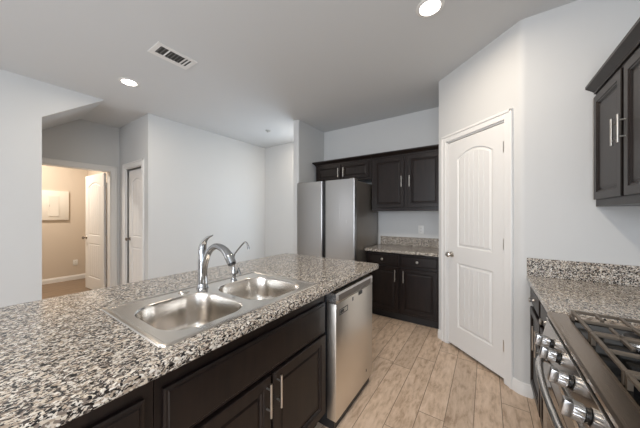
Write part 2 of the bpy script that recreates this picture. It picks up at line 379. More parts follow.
# ------------------------------------------------------------------ two-panel arch-top plank doors
def door_leaf(name, W, H, M4, px0, px1, lo, up, rise, knobx, knobz, loc, rz, nplank=5, hinges=(), faces=(1,)):
    root = sempty(name, loc, rz)
    th = 0.035; NS = 20
    bm = bmesh.new(); box(bm, 0, W, 0.012, th - 0.012 if len(faces) > 1 else th, 0, H)
    def outline(x0, x1, z0, z1, rs, ins):
        xc = (x0 + x1) / 2; pts = [(x0 + ins, z0 + ins), (x1 - ins, z0 + ins)]
        for i in range(NS + 1):
            x = x1 - (x1 - x0) * i / NS; t = (x - xc) / ((x1 - x0) / 2); z = z1 + rs * (1 - t * t)
            x = min(max(x, x0 + ins), x1 - ins); pts.append((x, z - ins))
        return pts
    for side in faces:
        if side == 1: Y = lambda d: d
        else: Y = lambda d: th - d
        V = lambda x, z, d: bm.verts.new((x, Y(d), z))
        def quad(a, b, c, d, dep=0): bm.faces.new((V(*a, dep), V(*b, dep), V(*c, dep), V(*d, dep)))
        quad((0, 0), (px0, 0), (px0, H), (0, H)); quad((px1, 0), (W, 0), (W, H), (px1, H))
        quad((px0, 0), (px1, 0), (px1, lo[0]), (px0, lo[0])); quad((px0, lo[1]), (px1, lo[1]), (px1, up[0]), (px0, up[0]))
        o = outline(px0, px1, up[0], up[1], rise, 0)[2:]
        for a, b in zip(o, o[1:]): quad(a, b, (b[0], H), (a[0], H))
        for (z0, z1, rs) in ((lo[0], lo[1], 0), (up[0], up[1], rise)):
            steps = [(0, 0), (0.010, 0.008), (0.018, 0.008), (0.034, 0.002)]
            loops = []
            for ins, dep in steps: loops.append([V(x, z, dep) for x, z in outline(px0, px1, z0, z1, rs, ins)])
            for a, b in zip(loops, loops[1:]): ring(bm, a, b)
            xi0, xi1 = px0 + 0.034, px1 - 0.034; xc = (px0 + px1) / 2; hw = (px1 - px0) / 2
            top = lambda x: z1 + rs * (1 - ((x - xc) / hw) ** 2) - 0.034
            g = 0.006; pwid = (xi1 - xi0) / nplank
            for k in range(nplank):
                a = xi0 + k * pwid + (g / 2 if k else 0); b = xi0 + (k + 1) * pwid - (g / 2 if k < nplank - 1 else 0)
                m_ = 4; xs = [a + (b - a) * i / m_ for i in range(m_ + 1)]
                for x, y in zip(xs, xs[1:]): quad((x, z0 + 0.034), (y, z0 + 0.034), (y, top(y)), (x, top(x)), 0.002)
                if k < nplank - 1:
                    c = b + g / 2; e = b + g
                    bm.faces.new((V(b, z0 + 0.034, .002), V(c, z0 + 0.034, .0065), V(c, top(c), .0065), V(b, top(b), .002)))
                    bm.faces.new((V(c, z0 + 0.034, .0065), V(e, z0 + 0.034, .002), V(e, top(e), .002), V(c, top(c), .0065)))
    # slab edges
    for a, b in (((0, 0), (0, H)), ((W, 0), (W, H)), ((0, H), (W, H)), ((0, 0), (W, 0))):
        bm.faces.new([bm.verts.new((p[0], y, p[1])) for p, y in ((a, 0), (b, 0), (b, th), (a, th))])
    bmesh.ops.remove_doubles(bm, verts=bm.verts[:], dist=0.0002)
    leaf = mesh('door_panel', bm, M_door, root, smooth=False)
    for s in faces:
        ax = (0, -1, 0) if s == 1 else (0, 1, 0); y0 = 0 if s == 1 else th
        bm = bmesh.new(); lathe(bm, [(0.028, 0), (0.030, 0.003), (0.027, 0.008), (0.011, 0.011), (0.010, 0.030), (0.020, 0.036), (0.027, 0.046), (0.0275, 0.056), (0.020, 0.064), (0, 0.066)], (knobx, y0, knobz), ax, 20)
        mesh('door_knob', bm, M_nick if name == 'door_1' else M_dnick, root)
    for hz, hx in hinges:
        bm = bmesh.new(); tube(bm, [(hx, -0.006, hz - 0.045), (hx, -0.006, hz + 0.045)], 0.006, 10, up=(1, 0, 0)); box(bm, hx - 0.012, hx + 0.012, -0.003, 0.001, hz - 0.045, hz + 0.045)
        mesh('hinge', bm, M_nick, root)
    return root
pp = pw(0.137, 0.006)
door_leaf('door_1', 0.622, 2.092, None, 0.125, 0.515, (0.205, 0.855), (1.015, 1.905), 0.07, 0.052, 0.93, (pp[0], pp[1], 0.028), pa, 6,
          hinges=((1.895, 0.624), (1.10, 0.624), (0.27, 0.624)))
ang = math.atan2(-0.05, -0.88)
door_leaf('door_2', 0.83, 2.07, None, 0.15, 0.68, (0.22, 0.84), (0.98, 1.86), 0.07, 0.77, 0.93, (-5.40, 1.448, 0.015), ang, 5,
          hinges=((1.86, 0.0), (1.05, 0.0), (0.22, 0.0)), faces=(1, -1))
door_leaf('door_3', 0.585, 2.08, None, 0.12, 0.48, (0.21, 0.84), (1.0, 1.88), 0.06, 0.05, 0.96, (-4.914, 1.613, 0.012), 0, 5)

# ------------------------------------------------------------------ cabinets (local frame: front faces -y at y=0, x to the right)
def framed_panel(bm, x0, x1, z0, z1, th=0.02, st=0.055):
    """frame-and-panel front, front plane at y=-th, back at y=0"""
    f = -th
    def R(ins, y): return [bm.verts.new((x, y, z)) for x, z in ((x0 + ins, z0 + ins), (x1 - ins, z0 + ins), (x1 - ins, z1 - ins), (x0 + ins, z1 - ins))]
    L = [R(0, 0), R(0, f + 0.003), R(0.003, f), R(st - 0.010, f), R(st - 0.006, f + 0.005), R(st, f + 0.005), R(st + 0.006, f + 0.013), R(st + 0.012, f + 0.013), R(st + 0.022, f + 0.009)]
    for a, b in zip(L, L[1:]): ring(bm, a, b)
    bm.faces.new(L[-1]); bm.faces.new(L[0][::-1])
    bmesh.ops.recalc_face_normals(bm, faces=bm.faces[:])
def slab_front(bm, x0, x1, z0, z1, th=0.02):
    f = -th
    def R(ins, y): return [bm.verts.new((x, y, z)) for x, z in ((x0 + ins, z0 + ins), (x1 - ins, z0 + ins), (x1 - ins, z1 - ins), (x0 + ins, z1 - ins))]
    L = [R(0, 0), R(0, f + 0.007), R(0.006, f + 0.004), R(0.012, f + 0.004), R(0.016, f)]
    for a, b in zip(L, L[1:]): ring(bm, a, b)
    bm.faces.new(L[-1]); bm.faces.new(L[0][::-1]); bmesh.ops.recalc_face_normals(bm, faces=bm.faces[:])
def bar_pull(parent, x, z0, z1, y=-0.02, out=0.027, r=0.0055):
    bm = bmesh.new(); yy = y - out
    tube(bm, [(x, yy, z0), (x, yy, z1)], r, 12, up=(1, 0, 0))
    for z in (z0 + 0.03, z1 - 0.03): tube(bm, [(x, y + 0.001, z), (x, yy, z)], r * 0.75, 10)
    return mesh('bar_pull', bm, M_nick, parent)
def knob(parent, x, z, y=-0.02):
    bm = bmesh.new(); lathe(bm, [(0.008, 0), (0.006, 0.004), (0.0055, 0.013), (0.011, 0.018), (0.0155, 0.022), (0.0155, 0.026), (0.011, 0.030), (0, 0.031)], (x, y, z), (0, -1, 0), 18)
    return mesh('knob', bm, M_nick, parent)
def cdoor(root, x0, x1, z0, z1, hx=None, hz=None, st=0.055):
    bm = bmesh.new(); framed_panel(bm, x0, x1, z0, z1, st=st); d = mesh('cabinet_door', bm, M_dark, root, smooth=False)
    if hx is not None: bar_pull(d, hx, hz[0], hz[1])
    return d
def cdrawer(root, x0, x1, z0, z1, kx=None, name='drawer_front'):
    bm = bmesh.new(); slab_front(bm, x0, x1, z0, z1); d = mesh(name, bm, M_dark, root, smooth=False)
    if kx is not None: knob(d, kx, (z0 + z1) / 2)
    return d
def carcass(root, W, D, z0, z1, toe=0.0, name='cabinet_box', hollow=False):
    bm = bmesh.new()
    if hollow:
        zb = z0 + toe; box(bm, 0, 0.018, 0, D, zb, z1); box(bm, W - 0.018, W, 0, D, zb, z1); box(bm, 0.018, W - 0.018, 0, D, zb, zb + 0.018)
        box(bm, 0.018, W - 0.018, D - 0.01, D, zb + 0.018, z1); box(bm, 0.018, W - 0.018, 0, 0.018, zb + 0.018, z1)
    else: box(bm, 0, W, 0, D, z0 + toe, z1, 0.0015)
    mesh(name, bm, M_dark, root, smooth=False)
    if toe:
        bm = bmesh.new(); box(bm, 0.0, W, 0.06, D, z0, z0 + toe); mesh('toe_kick', bm, M_toe, root, smooth=False)
def crown(root, W, D, z0, z1, over=0.045, left=False, right=False):
    """crown profile swept along the front, with optional left return"""
    prof = [(0.0, z0), (-0.010, z0), (-0.010, z0 + 0.012), (-0.022, z0 + 0.022), (-over + 0.008, z1 - 0.022), (-over, z1 - 0.016), (-over, z1), (0.0, z1)]
    bm = bmesh.new(); pts = []
    def row(cx, sx, cy=0):  # corner x, sign outwards
        return [bm.verts.new((cx + sx * (-y), y, z)) for y, z in prof]
    def rowb(cx, sx): return [bm.verts.new((cx + sx * (-y), D, z)) for y, z in prof]
    rows = []
    if left: rows.append(rowb(0, -1))
    rows.append(row(0, -1 if left else 0)); rows.append(row(W, 1 if right else 0))
    if right: rows.append(rowb(W, 1))
    for a, b in zip(rows, rows[1:]):
        for i in range(len(prof)): j = (i + 1) % len(prof); bm.faces.new((a[i], b[i], b[j], a[j]))
    bm.faces.new(rows[0]); bm.faces.new(rows[-1][::-1]); bmesh.ops.recalc_face_normals(bm, faces=bm.faces[:])
    box(bm, 0, W, 0, D, z0, z1 - 0.001)
    mesh('crown_moulding', bm, M_dark, root, smooth=False)

# back wall base cabinet
YB = 3.18
b = thing('base_cabinet', 'dark two-drawer two-door base cabinet between the refrigerator and the pantry door', 'cabinet', (-1.375, YB, 0))
carcass(b, 0.925, 3.725 - YB, 0, 0.878, 0.10)
cdrawer(b, 0.025, 0.445, 0.722, 0.852, 0.235); cdrawer(b, 0.475, 0.90, 0.722, 0.852, 0.675)
cdoor(b, 0.025, 0.445, 0.125, 0.692, 0.405, (0.515, 0.665)); cdoor(b, 0.475, 0.90, 0.125, 0.692, 0.51, (0.515, 0.665))
# uppers on back wall
YU = 3.375
b = thing('wall_cabinet', 'short dark double-door cabinet mounted above the refrigerator', 'cabinet', (-2.362, YU, 0))
carcass(b, 0.982, 3.728 - YU, 1.885, 2.185)
cdoor(b, 0.03, 0.475, 1.92, 2.15, 0.445, (1.955, 2.095), 0.045); cdoor(b, 0.505, 0.945, 1.92, 2.15, 0.535, (1.955, 2.095), 0.045)
crown(b, 0.984, 3.728 - YU, 2.175, 2.236, 0.048, left=True)
b = thing('wall_cabinet', 'tall dark double-door wall cabinet hanging over the small back counter', 'cabinet', (-1.376, YU, 0))
carcass(b, 0.930, 3.728 - YU, 1.422, 2.185)
cdoor(b, 0.035, 0.462, 1.468, 2.15, 0.432, (1.742, 1.888)); cdoor(b, 0.505, 0.918, 1.468, 2.15, 0.535, (1.742, 1.888))
crown(b, 0.930, 3.728 - YU, 2.175, 2.236, 0.048)
# right base cabinet, local x = -Y
b = thing('base_cabinet', 'dark base cabinet between the gas range and the pantry wall', 'cabinet', (0.287, 2.409, 0), -pi / 2)
carcass(b, 0.838, 0.62, 0, 0.878, 0.10)
cdrawer(b, 0.02, 0.405, 0.722, 0.852, 0.212); cdrawer(b, 0.435, 0.82, 0.722, 0.852, 0.627)
cdoor(b, 0.02, 0.405, 0.125, 0.692, 0.372, (0.515, 0.665)); cdoor(b, 0.435, 0.82, 0.125, 0.692, 0.468, (0.515, 0.665))
b = thing('wall_cabinet', 'dark double-door wall cabinet above the counter beside the range', 'cabinet', (0.608, 2.409, 0), -pi / 2)
carcass(b, 0.86, 0.32, 1.422, 2.19)
cdoor(b, 0.035, 0.435, 1.468, 2.145, 0.412, (1.742, 1.888)); cdoor(b, 0.468, 0.835, 1.468, 2.145, 0.492, (1.742, 1.888))
crown(b, 0.86, 0.32, 2.178, 2.237, 0.050)
# island cabinets, local x = Y, facing +X
XI = -0.856
b = thing('island_sink_cabinet', 'dark double-door island cabinet with a long false drawer front under the sink', 'cabinet', (XI, 0.345, 0), pi / 2)
carcass(b, 0.972, 0.60, 0, 0.90, 0.10, hollow=True)
cdrawer(b, 0.022, 0.957, 0.632, 0.818, name='false_drawer_front')
cdoor(b, 0.022, 0.485, 0.125, 0.615, 0.457, (0.445, 0.600)); cdoor(b, 0.497, 0.957, 0.125, 0.615, 0.525, (0.450, 0.605))
b = thing('island_base_cabinet', 'dark island base cabinet left of the sink doors, nearest the camera', 'cabinet', (XI, -0.35, 0), pi / 2)
carcass(b, 0.694, 0.60, 0, 0.90, 0.10)
cdrawer(b, 0.02, 0.665, 0.632, 0.818, 0.34); cdoor(b, 0.02, 0.336, 0.125, 0.615, 0.30, (0.445, 0.60)); cdoor(b, 0.348, 0.665, 0.125, 0.615, 0.384, (0.445, 0.60))
# island back panel and far end panel
b = thing('kitchen_island', 'painted back wall and dark end of the island beyond the dishwasher', 'island', (-1.5, 1.0, 0))
mesh('back_panel', bx(-1.56, -1.465, -0.35, 1.965, 0, 0.90), M_wall, b, (-1.5, 1.0, 0), False)
mesh('end_panel', bx(-1.463, -0.86, 1.93, 1.965, 0, 0.90, 0.002), M_dark, b, (-1.5, 1.0, 0), False)

# ------------------------------------------------------------------ counters
def rounded_slab(bm, x0, x1, y0, y1, z0, z1, e=0.008, hole=None, r=0.02):
    prof = [(e, z1), (e * 0.3, z1 - e * 0.3), (0, z1 - e), (0, z0 + e * 0.6), (e * 0.6, z0)]
    L = [loop(bm, rrect(x0 + i, x1 - i, y0 + i, y1 - i, max(r - i, 0.002), z, 3)) for i, z in prof]
    for a, b in zip(L, L[1:]): ring(bm, a, b)
    if hole:
        h1 = loop(bm, rrect(*hole, 0.03, z1, 3)); h0 = loop(bm, rrect(*hole, 0.03, z0, 3)); ring(bm, h1, h0)
        fill(bm, L[0], h1); fill(bm, L[-1], h0)
    else: bm.faces.new(L[0]); bm.faces.new(L[-1][::-1])
    bmesh.ops.recalc_face_normals(bm, faces=bm.faces[:])
IZ = 0.942
bm = bmesh.new(); rounded_slab(bm, -1.857, -0.772, -0.42, 2.075, 0.902, IZ, hole=(-1.40, -0.90, 0.41, 1.205), r=0.03)
tag(mesh('island_countertop', bm, M_gran, ang=8), 'large speckled granite countertop on the island around the sink', 'countertop')
t = thing('countertop', 'speckled granite counter between the gas range and pantry wall', 'countertop', (0.6, 2.0, 0.879))
bm = bmesh.new(); rounded_slab(bm, 0.248, 0.928, 1.570, 2.411, 0.879, 0.915, r=0.006); mesh('counter_slab', bm, M_gran, t, (0.6, 2.0, 0.879), ang=8)
mesh('backsplash', bx(0.250, 0.928, 2.390, 2.411, 0.915, 1.045, 0.003), M_gran, t, (0.6, 2.0, 0.879), False)
mesh('backsplash', bx(0.907, 0.928, 1.572, 2.390, 0.915, 1.045, 0.003), M_gran, t, (0.6, 2.0, 0.879))
t = thing('countertop', 'short speckled granite counter beside the refrigerator under the tall wall cabinet', 'countertop', (-0.9, 3.4, 0.879))
bm = bmesh.new(); rounded_slab(bm, -1.384, -0.445, 3.130, 3.729, 0.879, 0.915, r=0.006); mesh('counter_slab', bm, M_gran, t, (-0.9, 3.4, 0.879), ang=8)
mesh('backsplash', bx(-1.37, -0.445, 3.708, 3.729, 0.915, 1.04, 0.003), M_gran, t, (-0.9, 3.4, 0.879))

# ------------------------------------------------------------------ sink
sx0, sx1, sy0, sy1 = -1.440, -0.851, 0.364, 1.246
t = thing('kitchen_sink', 'stainless steel double-bowl drop-in sink set in the island countertop', 'sink', (-1.15, 0.8, IZ)); off = (-1.15, 0.8, IZ)
bm = bmesh.new(); zr = IZ + 0.006
bowls = [(-1.322, -0.905, 0.418, 0.786, 0.185), (-1.322, -0.893, 0.818, 1.190, 0.16)]
o0 = loop(bm, rrect(sx0, sx1, sy0, sy1, 0.022, IZ + 0.0005)); o1 = loop(bm, rrect(sx0 + 0.003, sx1 - 0.003, sy0 + 0.003, sy1 - 0.003, 0.021, IZ + 0.005))
o2 = loop(bm, rrect(sx0 + 0.009, sx1 - 0.009, sy0 + 0.009, sy1 - 0.009, 0.018, zr)); o3 = loop(bm, rrect(sx0 + 0.018, sx1 - 0.018, sy0 + 0.018, sy1 - 0.018, 0.014, zr))
o4 = loop(bm, rrect(sx0 + 0.024, sx1 - 0.024, sy0 + 0.024, sy1 - 0.024, 0.012, zr - 0.004))
for a, b_ in ((o0, o1), (o1, o2), (o2, o3), (o3, o4)): ring(bm, a, b_)
tops = [loop(bm, rrect(x0, x1, y0, y1, 0.125, zr - 0.004, 10)) for x0, x1, y0, y1, d in bowls]
fill(bm, o4, *tops); bmesh.ops.recalc_face_normals(bm, faces=bm.faces[:])
if sum(f.normal.z for f in bm.faces) < 0: bmesh.ops.reverse_faces(bm, faces=bm.faces[:])
mesh('rim', bm, M_sink, t, off, ang=10)
for x0, x1, y0, y1, d in bowls:
    bm = bmesh.new(); L = []
    for ins, z in ((0, zr - 0.004), (0.003, zr - 0.007), (0.006, zr - 0.016), (0.012, IZ - d * 0.5), (0.018, IZ - d + 0.05), (0.024, IZ - d + 0.026), (0.036, IZ - d + 0.010), (0.055, IZ - d + 0.002), (0.10, IZ - d - 0.002)):
        L.append(loop(bm, rrect(x0 + ins, x1 - ins, y0 + ins, y1 - ins, max(0.125 - ins, 0.02), z, 10)))
    for a, b_ in zip(L, L[1:]): ring(bm, b_, a)
    cx, cy = (x0 + x1) / 2, (y0 + y1) / 2; n = len(L[-1])
    dr = loop(bm, [(cx + 0.044 * cos(math.atan2(v.co.y - cy, v.co.x - cx)), cy + 0.044 * sin(math.atan2(v.co.y - cy, v.co.x - cx)), IZ - d - 0.004) for v in L[-1]])
    ring(bm, dr, L[-1]); bm.faces.new(dr); bmesh.ops.recalc_face_normals(bm, faces=bm.faces[:])
    bo = mesh('bowl', bm, M_sink, t, off)
    bm = bmesh.new(); lathe(bm, [(0.042, 0), (0.044, 0.003), (0.040, 0.0045), (0.030, 0.001), (0.012, 0.001), (0.010, 0.006), (0, 0.007)], (cx, cy, IZ - d - 0.0035), seg=24)
    mesh('drain_strainer', bm, M_sinkd, bo, off)
ZD = zr - 0.004   # sink deck height
bm = bmesh.new(); lathe(bm, [(0.027, 0), (0.027, 0.003), (0.022, 0.006), (0, 0.007)], (-1.372, 0.70, ZD)); 
hc = mesh('hole_cover', bm, M_sink, t, off)

# faucet
FX, FY = -1.365, 0.803
t = thing('kitchen_faucet', 'polished chrome single-lever arched kitchen faucet behind the sink', 'faucet', (FX, FY, ZD)); off = (FX, FY, ZD)
bm = bmesh.new(); lathe(bm, [(0.033, 0), (0.033, 0.004), (0.029, 0.009), (0.027, 0.03), (0.0255, 0.12), (0.025, 0.165), (0.0235, 0.19), (0.022, 0.20), (0.0, 0.203)], (FX, FY, ZD), seg=28); mesh('faucet_body', bm, M_chrome, t, off)
bm = bmesh.new(); pts = catmull([(FX + 0.004, FY, ZD + 0.06), (FX + 0.022, FY, ZD + 0.135), (FX + 0.062, FY, ZD + 0.210), (FX + 0.125, FY, ZD + 0.249), (FX + 0.19, FY, ZD + 0.243), (FX + 0.24, FY, ZD + 0.212), (FX + 0.272, FY, ZD + 0.170)], 7)
tube(bm, pts, [0.020, 0.0185, 0.017, 0.0165, 0.0175, 0.020, 0.0235, 0.0225], 20); sp_ = mesh('spout', bm, M_chrome, t, off)
bm = bmesh.new(); tube(bm, [(FX + 0.270, FY, ZD + 0.173), (FX + 0.275, FY, ZD + 0.163)], 0.018, 16); mesh('spray_head', bm, M_black, sp_, off)
bm = bmesh.new(); pts = catmull([(FX, FY, ZD + 0.19), (FX - 0.001, FY, ZD + 0.225), (FX + 0.012, FY, ZD + 0.262), (FX + 0.05, FY, ZD + 0.292), (FX + 0.10, FY, ZD + 0.309)], 6)
tube(bm, pts, [0.0235, 0.024, 0.0225, 0.018, 0.012, 0.007, 0.004], 18, flat=0.9); mesh('lever_handle', bm, M_chrome, t, off)
# small water tap
GX, GY = -1.354, 1.008
t = thing('water_tap', 'small chrome filtered-water tap with thin bent tube beside the main faucet', 'faucet', (GX, GY, ZD)); off = (GX, GY, ZD)
bm = bmesh.new(); lathe(bm, [(0.021, 0), (0.021, 0.004), (0.014, 0.010), (0.012, 0.03), (0.015, 0.040), (0.015, 0.060), (0.010, 0.072), (0.008, 0.085), (0, 0.086)], (GX, GY, ZD)); mesh('tap_body', bm, M_chrome, t, off)
bm = bmesh.new(); pts = catmull([(GX, GY, ZD + 0.07), (GX + 0.001, GY, ZD + 0.15), (GX + 0.02, GY, ZD + 0.182), (GX + 0.095, GY, ZD + 0.246), (GX + 0.118, GY, ZD + 0.253), (GX + 0.135, GY, ZD + 0.238), (GX + 0.143, GY, ZD + 0.212)], 6)
tube(bm, pts, [0.0065, 0.0055, 0.005, 0.005, 0.005, 0.0055, 0.0075], 12); mesh('spout', bm, M_chrome, t, off)
bm = bmesh.new(); tube(bm, catmull([(GX + 0.008, GY, ZD + 0.048), (GX + 0.03, GY, ZD + 0.055), (GX + 0.055, GY - 0.004, ZD + 0.085)], 4), [0.009, 0.009, 0.006], 12)
tube(bm, [(GX + 0.048, GY - 0.004, ZD + 0.082), (GX + 0.075, GY - 0.004, ZD + 0.045)], [0.007, 0.005], 10); mesh('tap_lever', bm, M_chrome, t, off)

# ------------------------------------------------------------------ dishwasher (world coords)
DX = -0.778; y0, y1 = 1.329, 1.919
t = thing('dishwasher', 'stainless steel dishwasher built into the end of the island', 'dishwasher', (-1.1, 1.62, 0)); off = (-1.1, 1.62, 0)
mesh('tub_body', bx(-1.44, -0.848, y0 + 0.002, y1 - 0.002, 0.07, 0.885), M_gap, t, off, False)
mesh('toe_kick', bx(-1.40, -0.800, y0 + 0.01, y1 - 0.02, 0.0, 0.066, 0.002), M_black, t, off, False)
d = mesh('dishwasher_door', bx(-0.846, DX, y0, y1, 0.068, 0.806, 0.004, seg=2), M_dw, t, off)
bm = bmesh.new()
pr = [(-0.846, 0.809), (DX - 0.002, 0.809), (DX, 0.812), (DX, 0.862), (DX - 0.004, 0.871), (DX - 0.012, 0.874), (-0.846, 0.874)]
A = [bm.verts.new((x, y0, z)) for x, z in pr]; B = [bm.verts.new((x, y1, z)) for x, z in pr]
bm.faces.new(A); bm.faces.new(B[::-1])
for i in range(len(pr)): bm.faces.new((A[i], B[i], B[(i + 1) % len(pr)], A[(i + 1) % len(pr)]))
bmesh.ops.recalc_face_normals(bm, faces=bm.faces[:]); cp = mesh('control_panel', bm, M_steelh, t, off)
mesh('control_strip', bx(DX - 0.001, DX + 0.0015, y0 + 0.035, y1 - 0.04, 0.817, 0.857, 0.0005), mat('grey_control_strip', (0.16, 0.14, 0.125), 0.4, 0.5, bump=(60, 0.03, 0.0004)), cp, off, False)
mesh('door_latch', bx(DX - 0.001, DX + 0.003, 1.655, 1.715, 0.778, 0.804, 0.001), M_black, d, off, False)
mesh('badge', bx(DX - 0.001, DX + 0.001, 1.555, 1.570, 0.765, 0.790, 0.0004), M_black, d, off, False)
bm = bmesh.new()
for a in ((1.372, 1.486, 0.724, 0.729), (1.372, 1.486, 0.756, 0.761), (1.372, 1.377, 0.729, 0.756), (1.481, 1.486, 0.729, 0.756)): box(bm, DX - 0.001, DX + 0.0012, *a)
box(bm, DX - 0.001, DX + 0.0012, 1.385, 1.43, 0.733, 0.752)
mesh('sticker', bm, M_label, d, off, False)
mesh('badge', bx(DX - 0.001, DX + 0.001, 1.79, 1.80, 0.145, 0.165, 0.0003), M_black, d, off, False)

# ------------------------------------------------------------------ refrigerator (world coords)
fx0, fx1, fy = -2.340, -1.388, 2.835; fz = 1.832
t = thing('refrigerator', 'tall stainless steel french-door refrigerator under the short wall cabinet', 'refrigerator', (-1.86, 3.2, 0)); off = (-1.86, 3.2, 0)
bm = bmesh.new(); box(bm, fx0 + 0.006, fx1 - 0.006, fy + 0.085, 3.655, 0.03, fz - 0.018, 0.006, 2); mesh('fridge_body', bm, M_side, t, off)
bm = bmesh.new(); box(bm, fx0 + 0.012, fx1 - 0.012, fy + 0.055, fy + 0.085, 0.06, fz - 0.03); mesh('door_gasket', bm, M_gap, t, off, False)
def fdoor(x0, x1, z0, z1, name):
    bm = bmesh.new(); n = 10; rr = 0.016
    pts = [(x0, fy + 0.058)]
    for i in range(n + 1): a = radians(180 + 90 * i / n); pts.append((x0 + rr + rr * cos(a), fy + 0.004 + rr + rr * sin(a)))
    m_ = 12
    for i in range(1, m_): u = i / m_; pts.append((x0 + rr + (x1 - x0 - 2 * rr) * u, fy + 0.004 - 0.004 * sin(pi * u)))
    for i in range(n + 1): a = radians(270 + 90 * i / n); pts.append((x1 - rr + rr * cos(a), fy + 0.004 + rr + rr * sin(a)))
    pts.append((x1, fy + 0.058)); prism(bm, pts, 2, z0, z1)
    return mesh(name, bm, M_steelv, t, off)
fdoor(fx0, -1.884, 0.74, fz, 'fridge_door'); fdoor(-1.836, fx1, 0.74, fz, 'fridge_door')
fdoor(fx0, fx1, 0.09, 0.715, 'freezer_drawer')
mesh('handle_recess', bx(-1.884, -1.836, fy + 0.035, fy + 0.055, 0.76, fz - 0.01), M_black, t, off, False)
for x in (fx0 + 0.05, fx1 - 0.05):
    bm = bmesh.new(); box(bm, x - 0.035, x + 0.035, fy + 0.02, fy + 0.13, fz - 0.02 + 0.001, fz + 0.012, 0.006, 2); mesh('hinge_cover', bm, M_side, t, off)
mesh('base_grille', bx(fx0 + 0.02, fx1 - 0.02, fy + 0.06, fy + 0.12, 0.0, 0.06), M_black, t, off, False)

# ------------------------------------------------------------------ gas range (world coords)
RY0, RY1 = 0.74, 1.566; RX = 0.237
t = thing('gas_range', 'stainless steel gas range with five control knobs along the right side', 'stove', (0.6, 1.15, 0)); off = (0.6, 1.15, 0)
mesh('oven_body', bx(0.285, 0.92, RY0, RY1, 0.02, 0.895), M_steelv, t, off, False)
# cooktop: raised steel border with sunken black pan
bm = bmesh.new(); x0, x1 = RX, 0.925
def rect(a, b, c, d, z): return loop(bm, [(a, c, z), (b, c, z), (b, d, z), (a, d, z)])
Ls = [rect(x0, x1, RY0, RY1, 0.894), rect(x0, x1, RY0, RY1, 0.907), rect(x0 + 0.006, x1 - 0.004, RY0 + 0.004, RY1 - 0.004, 0.914), rect(x0 + 0.062, x1 - 0.05, RY0 + 0.022, RY1 - 0.016, 0.915), rect(x0 + 0.072, x1 - 0.06, RY0 + 0.03, RY1 - 0.022, 0.899)]
for a, b_ in zip(Ls, Ls[1:]): ring(bm, a, b_)
bm.faces.new(Ls[0][::-1]); bm.faces.new(Ls[-1]); bmesh.ops.recalc_face_normals(bm, faces=bm.faces[:])
ct = mesh('cooktop', bm, M_rtop, t, off, False)
mesh('burner_pan', bx(x0 + 0.0725, x1 - 0.0605, RY0 + 0.0305, RY1 - 0.0225, 0.8995, 0.901), M_enamel, t, off, False)
# control panel (sloped) and trims
bm = bmesh.new(); prism(bm, [(RX + 0.001, 0.879), (0.2145, 0.770), (0.2145, 0.748), (0.285, 0.748), (0.285, 0.879)], 1, RY0, RY1)
cpn = mesh('control_panel', bm, M_rpan, t, off, False)
mesh('trim_strip', bx(RX - 0.003, RX + 0.002, RY0, RY1, 0.8795, 0.883), M_steelh, t, off, False)
mesh('trim_gap', bx(RX + 0.004, RX + 0.03, RY0 + 0.001, RY1 - 0.001, 0.880, 0.8938), M_black, t, off, False)
od = mesh('oven_door', bx(0.222, 0.284, RY0 + 0.003, RY1 - 0.003, 0.235, 0.740, 0.004, seg=2), M_steelv, t, off)
mesh('oven_window', bx(0.2205, 0.2225, RY0 + 0.10, RY1 - 0.10, 0.33, 0.66), M_glass, od, off, False)
mesh('storage_drawer', bx(0.224, 0.284, RY0 + 0.003, RY1 - 0.003, 0.075, 0.228, 0.004, seg=2), M_steelv, t, off)
mesh('base_plinth', bx(0.30, 0.90, RY0 + 0.02, RY1 - 0.02, 0.0, 0.07), M_black, t, off, False)
bm = bmesh.new(); pts = catmull([(0.222, 1.475, 0.722), (0.200, 1.455, 0.730), (0.184, 1.38, 0.733), (0.175, 1.27, 0.735), (0.172, 1.15, 0.735), (0.176, 1.03, 0.735), (0.186, 0.91, 0.733), (0.204, 0.825, 0.730), (0.222, 0.80, 0.722)], 6)
tube(bm, pts, 0.0125, 14, up=(0, 0, 1), flat=1.0); mesh('oven_handle', bm, M_steelh, od, off)
# knobs: axis perpendicular to the panel
kax = Vector((-0.116, 0, 0.0235)).normalized()
for ky in (1.415, 1.295, 1.130, 0.965, 0.830):
    base = Vector((0.2245, ky, 0.820))
    bm = bmesh.new(); lathe(bm, [(0.020, -0.002), (0.020, 0.004), (0.012, 0.006)], base, kax, 24); kb = mesh('knob_bezel', bm, M_black, cpn, off)
    bm = bmesh.new(); seg = 48; prof = [(0.014, 0.005), (0.0245, 0.007), (0.0245, 0.026), (0.0225, 0.030), (0.0, 0.0305)]
    lathe(bm, prof, base, kax, seg)
    q = Vector((0, 0, 1)).rotation_difference(kax)
    for v in bm.verts:   # ribbed grip
        l = q.inverted() @ (v.co - base); 
        if math.hypot(l.x, l.y) > 0.024 and int(round(math.degrees(math.atan2(l.y, l.x)) / 7.5)) % 2: v.co = base + q @ Vector((l.x * 0.93, l.y * 0.93, l.z))
    kn = mesh('control_knob', bm, M_steelv, cpn, off)
    bm = bmesh.new(); box(bm, -0.022, 0.022, -0.013, 0.013, 0.029, 0.050, 0.003, 2); bm.transform(Matrix.Translation(base) @ q.to_matrix().to_4x4()); mesh('knob_grip', bm, M_steelv, kn, off)
